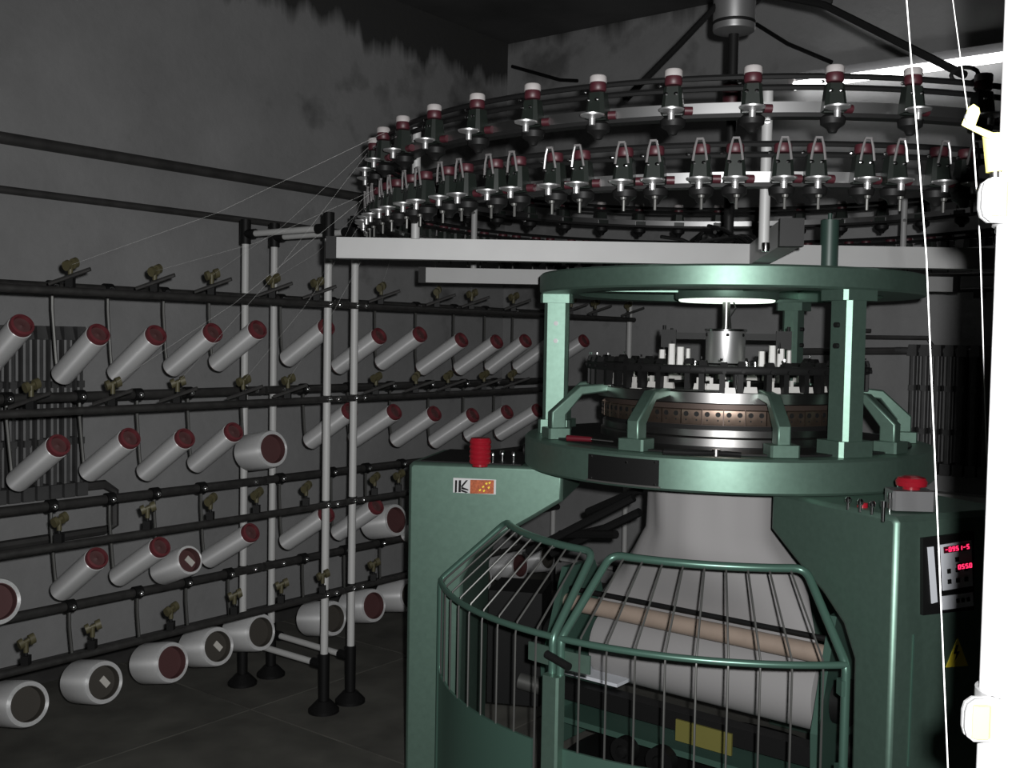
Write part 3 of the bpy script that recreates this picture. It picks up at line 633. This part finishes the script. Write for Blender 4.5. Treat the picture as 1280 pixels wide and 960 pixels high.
# black name plate wrapped on the bed ring
MB().lathe([(0.672, 1.192), (0.677, 1.192), (0.677, 1.268), (0.672, 1.268)], 12, a0=-PI / 2 - math.radians(35), a1=-PI / 2 - math.radians(15), closed_prof=True).build('name_plate', 'black_plastic', MACH)
MB().lathe([(0.676, 1.189), (0.6785, 1.189), (0.6785, 1.194), (0.676, 1.194)], 12, a0=-PI / 2 - math.radians(35.5), a1=-PI / 2 - math.radians(14.5), closed_prof=True).build('plate_edge', 'wire_grey', MACH)
for a, z in ((-34, 1.262), (-34, 1.198), (-16, 1.262), (-16, 1.198), (-23.5, 1.255)):
    MB().cyl(pol(0.676, a, z), pol(0.679, a, z), 0.0035, n=8).build('plate_screw', 'chrome', MACH)

# ------------------------------------------------------------------ feeder rings above the crown
RRING = 1.17
def feeder_tier(zb, tall):
    o = ring('feeder_band', [(RRING - 0.004, zb - 0.012), (RRING + 0.004, zb - 0.012), (RRING + 0.004, zb + 0.012), (RRING - 0.004, zb + 0.012)], 'band_metal', 120)
    ring('band_flange', [(RRING - 0.030, zb - 0.022), (RRING + 0.006, zb - 0.022), (RRING + 0.006, zb - 0.0125), (RRING - 0.030, zb - 0.0125)], 'black_metal', 120)
    for dz, rr_ in ((tall, RRING + 0.005), (tall - 0.022, RRING - 0.006)):
        n = 120; MB().tube([pol(rr_, 360 * i / n, zb + dz) for i in range(n)], 0.0068, 6, closed=True).build('drive_belt', 'black_plastic', MACH)
feeder_tier(2.134, 0.068); feeder_tier(1.978, 0.074)
# a feeder: origin on the band, outward = -Y
fd_body = MB().box((0, -0.012, 0.018), (0.046, 0.046, 0.066), None, 0.75, bevel=0.008).box((0, 0.0, -0.006), (0.04, 0.03, 0.024)).mesh('yarn_feeder', 'feeder_dark')
fd_pul = MB().lathe([(0, 0.056), (0.016, 0.056), (0.018, 0.060), (0.018, 0.072), (0.0165, 0.078), (0, 0.078)], 16, (0, -0.014, 0)).mesh('feeder_pulley', 'red_feeder')
fd_cap = MB().lathe([(0, 0.078), (0.0185, 0.078), (0.0185, 0.092), (0.016, 0.096), (0, 0.097)], 16, (0, -0.014, 0)).mesh('feeder_cap', 'cap_white')
fd_disc = MB().lathe([(0, -0.020), (0.006, -0.020), (0.025, -0.013), (0.026, -0.009), (0.010, -0.006), (0, -0.006)], 18, (0, -0.040, 0)).cyl((0, -0.040, -0.036), (0, -0.040, -0.018), 0.007, n=10).mesh('feeder_disc', 'aluminium')
fd_wheel = MB().lathe([(0, -0.066), (0.008, -0.066), (0.012, -0.056), (0.024, -0.046), (0.026, -0.030), (0.018, -0.022), (0, -0.022)], 16, (0, -0.008, 0)).mesh('feeder_wheel', 'black_plastic')
fd_knob = MB().cyl((0.022, -0.006, -0.006), (0.038, -0.002, -0.006), 0.011, n=12).mesh('feeder_knob', 'red_feeder')
fd_scr = MB().lathe([(0, 0.0), (0.004, 0.001), (0.0045, 0.004), (0, 0.006)], 8, (0, 0, 0), (0, -1, 0)).mesh('feeder_screw', 'chrome')
fd_loop = MB().tube([(-0.014, -0.036, 0.035), (-0.010, -0.038, 0.068), (-0.006, -0.038, 0.087), (0.006, -0.038, 0.087), (0.010, -0.038, 0.068), (0.014, -0.036, 0.035)], 0.0026, 6).box((0, -0.038, 0.089), (0.014, 0.006, 0.004)).mesh('feeder_loop', 'clear_plastic')
fd_stem = MB().cyl((0.004, -0.03, -0.085), (0.004, -0.03, -0.054), 0.003, n=8).lathe([(0, -0.058), (0.006, -0.056), (0.007, -0.050), (0, -0.048)], 10, (0.004, -0.032, 0)).mesh('feeder_eyelet', 'wire_grey')
def feeder(deg, zb, upper):
    f = put('yarn_feeder', fd_body, MACH, pol(RRING + 0.006, deg, zb), (0, 0, math.radians(deg + random.uniform(-4, 4)))); f.scale = (1.12, 1.08, 0.9)
    put('feeder_pulley', fd_pul, f); put('feeder_disc', fd_disc, f); put('feeder_wheel', fd_wheel, f); [put('feeder_screw', fd_scr, f, q_) for q_ in ((-0.012, -0.034, 0.030), (0.008, -0.034, 0.030), (-0.026, -0.02, 0.055))]
    put('feeder_knob', fd_knob, f)
    if upper: put('feeder_cap', fd_cap, f)
    else: put('feeder_loop', fd_loop, f); put('feeder_eyelet', fd_stem, f)
NU = 42
for i in range(NU): feeder(2.2 + 360 * i / NU, 2.134, True)
NL = 42
for i in range(NL):
    for k in (-1.75, 1.75): feeder(-1.3 + k + 360 * i / NL, 1.978, False)
# posts and box beams that carry the rings
BEAMZ = 1.857
def wbeam(a, b, name='box_beam'):
    a = loc(a); b = loc(b); d = (b - a); x, y, dd = basis(d)
    R3 = Matrix((d.normalized(), Vector((0, 0, 1)).cross(d).normalized(), Vector((0, 0, 1)))).transposed()
    o = MB().box((a + b) / 2, (d.length, 0.05, 0.06), R3).build(name, 'white_paint', MACH, False)
    for e, s in ((a, -1), (b, 1)):
        MB().box(e + d.normalized() * (s * 0.012), (0.03, 0.054, 0.064), R3).build('end_cap', 'black_plastic', o, False)
YF, YB = 3.03, 4.25
wbeam((-0.515, YF, BEAMZ), (1.78, YF - 0.02, BEAMZ)); wbeam((-0.36, YB, BEAMZ), (1.78, YB, BEAMZ)); wbeam((0.635, 2.41, BEAMZ), (0.70, YF - 0.03, BEAMZ))
def post(wx, wy, z0, z1, r=0.0125):
    p = loc((wx, wy, 0)); o = MB().cyl(p + Vector((0, 0, z0)), p + Vector((0, 0, z1)), r, n=14).build('ring_post', 'white_paint', MACH)
    for z in (1.964, 2.112):
        MB().cyl(p + Vector((0, -0.012, z)), p + Vector((0, -0.02, z)), 0.007, n=8).build('post_bolt', 'chrome', o)
post(-0.285, 3.0, 1.885, 2.2); post(-0.165, 4.25, 1.885, 2.2); post(0.578, 2.425, 1.82, 2.195); post(1.69, 3.02, 1.885, 2.2); post(1.58, 4.25, 1.885, 2.2)
p = loc((0.578, 2.405, 1.822)); MB().lathe([(0, -0.008), (0.009, -0.008), (0.010, 0.0), (0.009, 0.012), (0, 0.014)], 12, p).build('post_foot_bolt', 'chrome', MACH)
# things on the crown ring
q = loc(at_y(1036, 325, 3.0)); q.z = 1.824
MB().cyl(q, q + Vector((0, 0, 0.135)), 0.026, n=20).cyl(q + Vector((0, 0, 0.135)), q + Vector((0, 0, 0.155)), 0.006).build('oil_bottle', 'green_dark', MACH)
q = loc(at_y(992, 325, 3.05)); q.z = 1.824
MB().cyl(q, q + Vector((0, 0, 0.035)), 0.016).cyl(q + Vector((0, 0, 0.035)), q + Vector((0, 0, 0.05)), 0.007).build('oil_cup', 'steel', MACH)
for k in range(14):
    a0 = pol(random.uniform(0.0, 0.2), random.uniform(-80, 80), random.uniform(1.85, 1.96)); a1 = pol(random.uniform(0.1, 0.35), random.uniform(-70, 30), random.uniform(1.84, 1.98))
    mid = (a0 + a1) / 2 + Vector((random.uniform(-.05, .05), random.uniform(-.05, .05), random.uniform(-.03, .05)))
    MB().tube([a0, (a0 + mid) / 2 + Vector((0, 0, 0.012)), mid, (mid + a1) / 2 + Vector((0, 0, 0.01)), a1], 0.006, 6).build('crown_cable', 'black_plastic', MACH)
for x0, x1, h_ in ((1030, 1062, 0.03), (1110, 1150, 0.03), (1060, 1100, 0.02), (1090, 1125, 0.035)):
    a0 = loc(at_y(x0, 330, 3.05)); a0.z = 1.83; a1 = loc(at_y(x1, 320, 3.2)); a1.z = 1.86
    MB().tube([a0, (a0 * 2 + a1) / 3 + Vector((0, 0, h_)), (a0 + a1 * 2) / 3 + Vector((0, 0, h_)), a1], 0.006, 6).build('crown_cable', 'black_plastic', MACH)
# centre shaft and overhead lint blower
MB().cyl((0, 0, 1.85), (0, 0, 2.66), 0.017).build('centre_shaft', 'black_metal', MACH)
MB().lathe([(0, 2.40), (0.03, 2.40), (0.032, 2.42), (0.032, 2.47), (0.0, 2.48)], 20).build('shaft_collar', 'red_feeder', MACH)
bl = MB().lathe([(0, 2.635), (0.030, 2.635), (0.068, 2.645), (0.070, 2.65), (0.070, 2.94), (0.0, 2.96)], 36).build('blower_motor', 'aluminium', MACH)
bl.data.materials[0] = mat('motor_grey', (0.20, 0.20, 0.20), 0.45, 0.6)
MB().lathe([(0, 2.655), (0.0705, 2.665), (0.0712, 2.67), (0.0712, 2.675), (0, 2.68)], 36).build('motor_seam', 'black_metal', bl)
MB().cyl((0, 0, 2.95), (0, 0, CEIL), 0.02).build('ceiling_rod', 'black_metal', bl)
def arm3(pts): MB().tube([loc(p) for p in pts], 0.011, 8).build('blower_arm', 'black_metal', bl)
hubp = MC + Vector((0, 0, 2.74))
arm3([hubp + Vector((-0.05, 0, 0)), at_y(850, 55, 3.45), at_y(782, 124, 3.25)])
arm3([hubp + Vector((0.06, 0, 0.04)), at_y(1030, 6, 3.3), at_y(1122, 52, 3.05), at_y(1206, 94, 2.85)])
arm3([hubp + Vector((0.06, 0.02, 0.0)), at_y(960, -8, 3.6), at_y(1040, 2, 3.5)])
q = loc(at_y(1206, 94, 2.85)); MB().tube([q + Vector((0.035 * math.cos(t_ * PI / 6), 0, 0.022 * math.sin(t_ * PI / 6))) for t_ in range(12)], 0.006, 6, closed=True).build('arm_end_ring', 'black_metal', bl)

# ------------------------------------------------------------------ caged front: two curved safety gates
RG, RT, ZM, ZTOP, ZLOW = 0.95, 0.735, 0.798, 0.996, 0.08
def arc(r, a0, a1, z, n=16): return [pol(r, a0 + (a1 - a0) * i / n, z) for i in range(n + 1)]
def rounded(a, b, c, r=0.03, n=5):
    u1 = (a - b).normalized(); u2 = (c - b).normalized(); p = b + u1 * r; q = b + u2 * r
    return [(p * (1 - t) ** 2 + b * 2 * t * (1 - t) + q * t * t) for t in [i / n for i in range(n + 1)]]
def gate(a0, a1, nw):
    top = arc(RT, a0 + 1.5, a1 - 1.5, ZTOP, 14)
    mL, mR = pol(RG, a0, ZM), pol(RG, a1, ZM)
    path = [pol(RG, a0, ZLOW)] + rounded(pol(RG, a0, ZLOW), mL, top[0], 0.02) + rounded(mL, top[0], top[2], 0.035) + top[2:-2] + rounded(top[-3], top[-1], mR, 0.035) + rounded(top[-1], mR, pol(RG, a1, ZLOW), 0.02) + [pol(RG, a1, ZLOW)]
    g = MB().tube(path, 0.0115, 10).build('safety_gate', 'green_tube', MACH)
    MB().tube(arc(RG, a0, a1, ZM, 20), 0.0095, 10).build('middle_bar', 'green_tube', g)
    for i in range(nw):
        a = a0 + (a1 - a0) * (i + 0.75) / (nw + 0.5); at = a0 + 1.5 + (a1 - a0 - 3) * (i + 0.75) / (nw + 0.5)
        MB().tube([pol(RT, at, ZTOP), pol(RG - 0.006, a, ZM + 0.012), pol(RG, a, ZM - 0.02), pol(RG, a, ZLOW + 0.05)], 0.0030, 6).build('wire', 'wire_grey', g)
    MB().lathe([(RG - 0.004, ZLOW), (RG + 0.004, ZLOW), (RG + 0.004, 0.50), (RG - 0.004, 0.50)], 16, a0=-PI / 2 + math.radians(a0 + 0.8), a1=-PI / 2 + math.radians(a1 - 4 if a1 < 0 else a1 - 0.8), closed_prof=True).build('kick_plate', 'green_tube', g)
    return g
gL = gate(-73, -27.4, 9); gR = gate(-25.8, 19.6, 9)
# latch between the gates and the support post behind it
def latch(x0, a0, a1): return MB().lathe([(RG - 0.012, 0.715), (RG - 0.006, 0.715), (RG - 0.006, 0.765), (RG - 0.012, 0.765)], 6, a0=-PI / 2 + math.radians(a0), a1=-PI / 2 + math.radians(a1), closed_prof=True)
latch(0, -33, -27.2).build('latch_plate', 'green_paint', gL); latch(0, -26, -20.5).build('latch_plate', 'green_paint', gR)
MB().cyl(pol(RG + 0.014, -28, 0.752), pol(RG + 0.03, -23.0, 0.737), 0.011).build('latch_handle', 'black_metal', gR)
MB().box(pol(RG + 0.012, -26.6, 0.345), (0.055, 0.04, 0.71), Matrix.Rotation(math.radians(-27), 3, 'Z'), bevel=0.006).build('gate_post', 'green_paint', MACH)
for z in (0.52, 0.74): MB().box(pol(RG - 0.005, 19.3, z), (0.02, 0.03, 0.04), Matrix.Rotation(math.radians(18), 3, 'Z')).build('hinge', 'green_tube', gR, False)

# ------------------------------------------------------------------ take-down frame under the bed (rotated with the cylinder)
RDIR = Vector((0.757, -0.6, 0)).normalized(); RDIR = (RW.inverted() @ RDIR); RPER = Vector((RDIR.y, -RDIR.x, 0))   # RPER points to the viewer side
if RPER.y > 0: RPER = -RPER
TD = Matrix((RDIR, -RPER, Vector((0, 0, 1)))).transposed()
OC = loc((0.645, 3.5, 0)); OC.z = 0
def td(a, b, z): return OC + RDIR * a + RPER * b + Vector((0, 0, z))
tk = MB().lathe([(0, 0.0), (0.55, 0.0), (0.55, 0.10), (0.48, 0.14), (0.0, 0.14)], 48).build('takedown_frame', 'black_metal', MACH)
for s in (-1, 1):
    MB().prism([(-0.22, 0.14), (0.20, 0.14), (0.22, 0.45), (0.13, 0.70), (0.10, 0.78), (-0.08, 0.78), (-0.12, 0.70), (-0.22, 0.45)], lambda p, h: td(h, p[0] - 0.02, p[1]), s * 0.50 - 0.012, s * 0.50 + 0.012).build('side_plate', 'green_tube', tk, False)
    MB().cyl(td(s * 0.515, 0.06, 0.52), td(s * 0.56, 0.06, 0.52), 0.07, n=24).build('drive_gear', 'black_metal', tk)
    MB().cyl(td(s * 0.515, -0.05, 0.33), td(s * 0.55, -0.05, 0.33), 0.05, n=20).build('drive_gear', 'black_metal', tk)
MB().cyl(td(-0.49, 0.075, 0.655), td(0.49, 0.075, 0.655), 0.030, n=20).build('wooden_roller', 'wood_roller', tk)
MB().cyl(td(-0.47, 0.085, 0.708), td(0.49, 0.085, 0.708), 0.009, n=10).build('spreader_rod', 'black_metal', tk)
MB().box(td(0, 0.13, 0.36), (0.98, 0.06, 0.06), TD).build('cross_beam', 'black_metal', tk, False)
MB().box(td(0, 0.02, 0.26), (0.98, 0.30, 0.02), TD).build('oil_tray', 'green_tube', tk, False)
MB().box(td(0.12, 0.165, 0.335), (0.20, 0.008, 0.07), TD).build('rating_plate', 'olive_plate', tk, False)
MB().box(td(-0.36, 0.06, 0.41), (0.24, 0.12, 0.012), TD).build('guide_plate', 'panel_grey', tk, False)
for a, r in ((-0.14, 0.045), (0.0, 0.05)): MB().cyl(td(a, 0.20, 0.24), td(a, 0.24, 0.24), r, n=20).lathe([(0, 0), (r * .5, 0), (r * .4, 0.01), (0, 0.012)], 14, td(a, 0.24, 0.24), tuple(RPER)).build('handwheel', 'black_plastic', tk)
MB().cyl(td(-0.5, 0.14, 0.34), td(-0.62, 0.18, 0.36), 0.03, n=16).build('crank', 'wire_grey', tk)
for a, b, c, d in ((660, 690, 792, 622), (690, 692, 800, 640), (735, 640, 800, 612), (700, 668, 770, 668)):
    MB().cyl(loc(at_y(a, b, 4.0)), loc(at_y(c, d, 3.75)), 0.016, n=8).build('strut', 'black_metal', tk)
MB().box(loc(at_y(650, 800, 3.9)), (0.20, 0.22, 0.42)).build('motor_housing', 'black_plastic', tk, False)
MB().cyl(loc(at_y(935, 655, 3.35)), loc(at_y(990, 640, 3.5)), 0.008).build('fabric_feeler', 'black_plastic', MACH)

# ------------------------------------------------------------------ knitted fabric: a tube gathered flat, then wound on a roll
fab = thing('knitted_fabric', 'white knitted fabric tube hanging from the machine and winding onto a roll', 'fabric', MC, -ANG)
mb = MB(); NS, NA = 34, 64
for i in range(NS + 1):
    k = i / NS; z = 1.30 + (0.60 - 1.30) * k; sm = k * k * (3 - 2 * k)
    # round cross-section (0.30) pinches to 0.255, then flattens along the roller
    r = 0.30 - 0.050 * math.sin(min(1, k / 0.28) * PI / 2)
    g_ = max(0, (k - 0.47) / 0.53); f_ = g_ * g_ * (3 - 2 * g_)
    A = r + (0.42 - r) * min(1, g_ * 1.15) ** 0.9; B = r + (0.012 - r) * f_
    for j in range(NA):
        t_ = 2 * PI * j / NA
        rip = 1 + 0.022 * math.sin(t_ * 13 + 2 * k) * (1 - k) + 0.014 * math.sin(t_ * 6 + k * 9) * math.sin(PI * k)
        c0 = Vector((0, 0, z)) * 1; oc = OC * f_
        mb.v.append(Vector((oc.x, oc.y, z)) + RDIR * (A * math.cos(t_) * rip) + RPER * (B * math.sin(t_) * rip))
for i in range(NS):
    for j in range(NA): mb.f.append((i * NA + j, i * NA + (j + 1) % NA, (i + 1) * NA + (j + 1) % NA, (i + 1) * NA + j))
mb.build('fabric_tube', 'fabric', fab)
MB().lathe([(0.0, -0.43), (0.035, -0.43), (0.10, -0.425), (0.125, -0.415), (0.128, -0.40), (0.128, 0.40), (0.125, 0.415), (0.10, 0.425), (0.0, 0.43)], 40, td(0.02, -0.055, 0.50), tuple(RDIR)).build('fabric_roll', 'fabric', fab)

# ------------------------------------------------------------------ small loose things on the bed ring
p0 = on_z(888, 571, 1.289)
t = thing('pliers', 'dark pliers lying on the green bed ring', 'pliers', p0, -ANG); t.scale = (1.5, 1.3, 1.2)
for s in (-1, 1):
    MB().tube([(-0.085, 0.012 * s, 0.008), (-0.04, 0.016 * s, 0.008), (0.0, 0.004 * s, 0.008), (0.03, -0.004 * s, 0.008), (0.055, -0.003 * s, 0.007)], 0.006, 8).build('handle' if s < 0 else 'jaw', 'black_plastic', t)
MB().cyl((0.01, 0, 0.002), (0.01, 0, 0.018), 0.008).build('pivot', 'steel', t)
p0 = on_z(728, 553, 1.289)
t = thing('screwdriver', 'red handled screwdriver lying on the bed ring by the bent support arm', 'screwdriver', p0, -ANG - 0.2)
MB().cyl((-0.05, 0, 0.011), (0.03, 0, 0.011), 0.010, 0.008, 10).build('handle', 'red_plastic', t); MB().cyl((0.03, 0, 0.011), (0.10, 0, 0.008), 0.004).build('blade', 'steel', t)

# ------------------------------------------------------------------ near white pole with clamps and yellow guide
PY = 0.90; K = 1.5; pc = at_y(1241, 480, PY); PR = 0.032; pxw = pc.x + PR * 1.03
pole = thing('creel_pole', 'glossy white pole with two galvanised strap clamps holding yellow guides', 'pole', (pxw, PY, 0))
MB().cyl((0, 0, 0.0), (0, 0, 2.6), PR, n=32).build('pole_tube', 'pole_white', pole)
MB().lathe([(0, 0), (0.07, 0), (0.07, 0.012), (0.03, 0.03), (0, 0.03)], 28).build('pole_foot', 'black_plastic', pole)
def strap(yc, xl, has_guide):
    z = at_y(1230, yc, PY).z; xL = at_y(xl, yc, PY).x - pxw; hh = 0.0185; yf = -0.019
    g = MB().lathe([(PR + 0.0005, -hh), (PR + 0.0035, -hh), (PR + 0.0035, hh), (PR + 0.0005, hh)], 32, (0, 0, z), closed_prof=True).build('strap_clamp', 'galvanised', pole)
    for yy in (-0.003, 0.003):
        poly = [(-PR * 0.80, -hh), (xL + 0.008, -hh), (xL + 0.002, -0.014), (xL, -0.007), (xL, 0.007), (xL + 0.002, 0.014), (xL + 0.008, hh), (-PR * 0.80, hh)]
        MB().prism(poly, lambda p, h: (p[0], h + yf, z + p[1]), yy - 0.0014, yy + 0.0014).build('strap_ear', 'galvanised', g)
    MB().box((xL + 0.0128, yf - 0.007, z), (0.0155, 0.007, 0.028), None, bevel=0.003).build('yellow_insert', 'yellow', g)
    MB().box((xL + 0.0275, yf - 0.006, z), (0.011, 0.004, 0.028)).build('insert_plate', 'post_grey', g, False)
    MB().cyl((xL + 0.033, 0.012, z - hh - 0.006), (xL + 0.033, 0.012, z + hh + 0.004), 0.0045).build('strap_bolt', 'chrome', g)
    if has_guide:
        def W(x, y, d=0.0): q = at_y(x, y, PY - 0.019 + d); return q - Vector((pxw, PY, 0))
        MB().cyl(W(1244, 232), W(1244, 210), 0.0042, n=10).build('guide_pin', 'steel', g)
        a, b = W(1243, 215), W(1241, 168); MB().cyl(a, b, 0.0068, 0.0084, 12).build('guide_body', 'yellow', g)
        poly = [(1203, 157), (1207, 152), (1252, 170), (1252, 180), (1233, 172)]
        MB().prism(poly, lambda p, h: W(p[0], p[1], h), -0.009, 0.012).build('guide_arm', 'yellow', g)
        poly = [(1202, 156), (1211, 134), (1217, 130), (1224, 135), (1225, 141), (1218, 160), (1210, 161)]
        MB().prism(poly, lambda p, h: W(p[0], p[1], h), -0.0045, 0.004).build('guide_finger', 'yellow', g)
        MB().lathe([(0, -0.001), (0.005, -0.001), (0.005, 0.001), (0, 0.001)], 12, W(1213, 147, -0.0055), (0, 1, 0)).build('guide_eyelet', 'box_grey', g)
strap(254, 1212, True); strap(889, 1192, False)

# ------------------------------------------------------------------ yarns
def yarn(pts, r, lab, grp=None):
    o = MB().tube([Vector(p) - Vector(pts[0]) for p in pts], r, 5).build('yarn', 'thread'); o.location = pts[0]; tag(o, lab, 'yarn', grp)
yarn([at_y(1131, -30, 1.15), at_y(1158, 320, 1.12), at_y(1186, 985, 1.08)], 0.0007, 'bright white yarn running straight down in front of the knitting machine')
yarn([at_y(1187, -30, 1.05), at_y(1211, 150, 0.885)], 0.0005, 'thin yarn entering the yellow guide finger on the white pole')
yarn([at_y(1215, 150, 0.89), at_y(1225, 300, 1.0), at_y(1233, 560, 1.15), at_y(1236, 600, 1.2)], 0.0006, 'thin yarn leaving the yellow guide and dropping beside the white pole')
def machine_world(p): return MC + RW @ p
k = 0
for tier, x, deg in ((0, 193, -58), (0, 264, -66), (0, 340, -75), (0, 395, -84), (0, 475, -96), (0, 545, -108), (1, 141, -62), (1, 222, -71), (1, 304, -80), (0, 88, -52), (1, 360, -90), (0, 588, -118)):
    p = on_plane(x, 480, F1 + N * 0.032, N); p.z = RF[tier] + 0.085
    e = machine_world(pol(RRING + 0.04, deg, 2.19 if k % 2 else 2.04)); k += 1
    o_ = ORD[[q_ for q_ in tens[tier]].index(x) - 5] if x > 400 else ORD[4 - list(tens[tier]).index(x)]
    yarn([p, p * 0.5 + e * 0.5 - Vector((0, 0, 0.03)), e], 0.00018, 'fine pale yarn from %s-rail tension disc, %s from the posts, %s creel' % (TIER[tier], o_, 'corner-side' if x > 400 else 'radiator-side'), 'yarns crossing from creel to feeder ring')
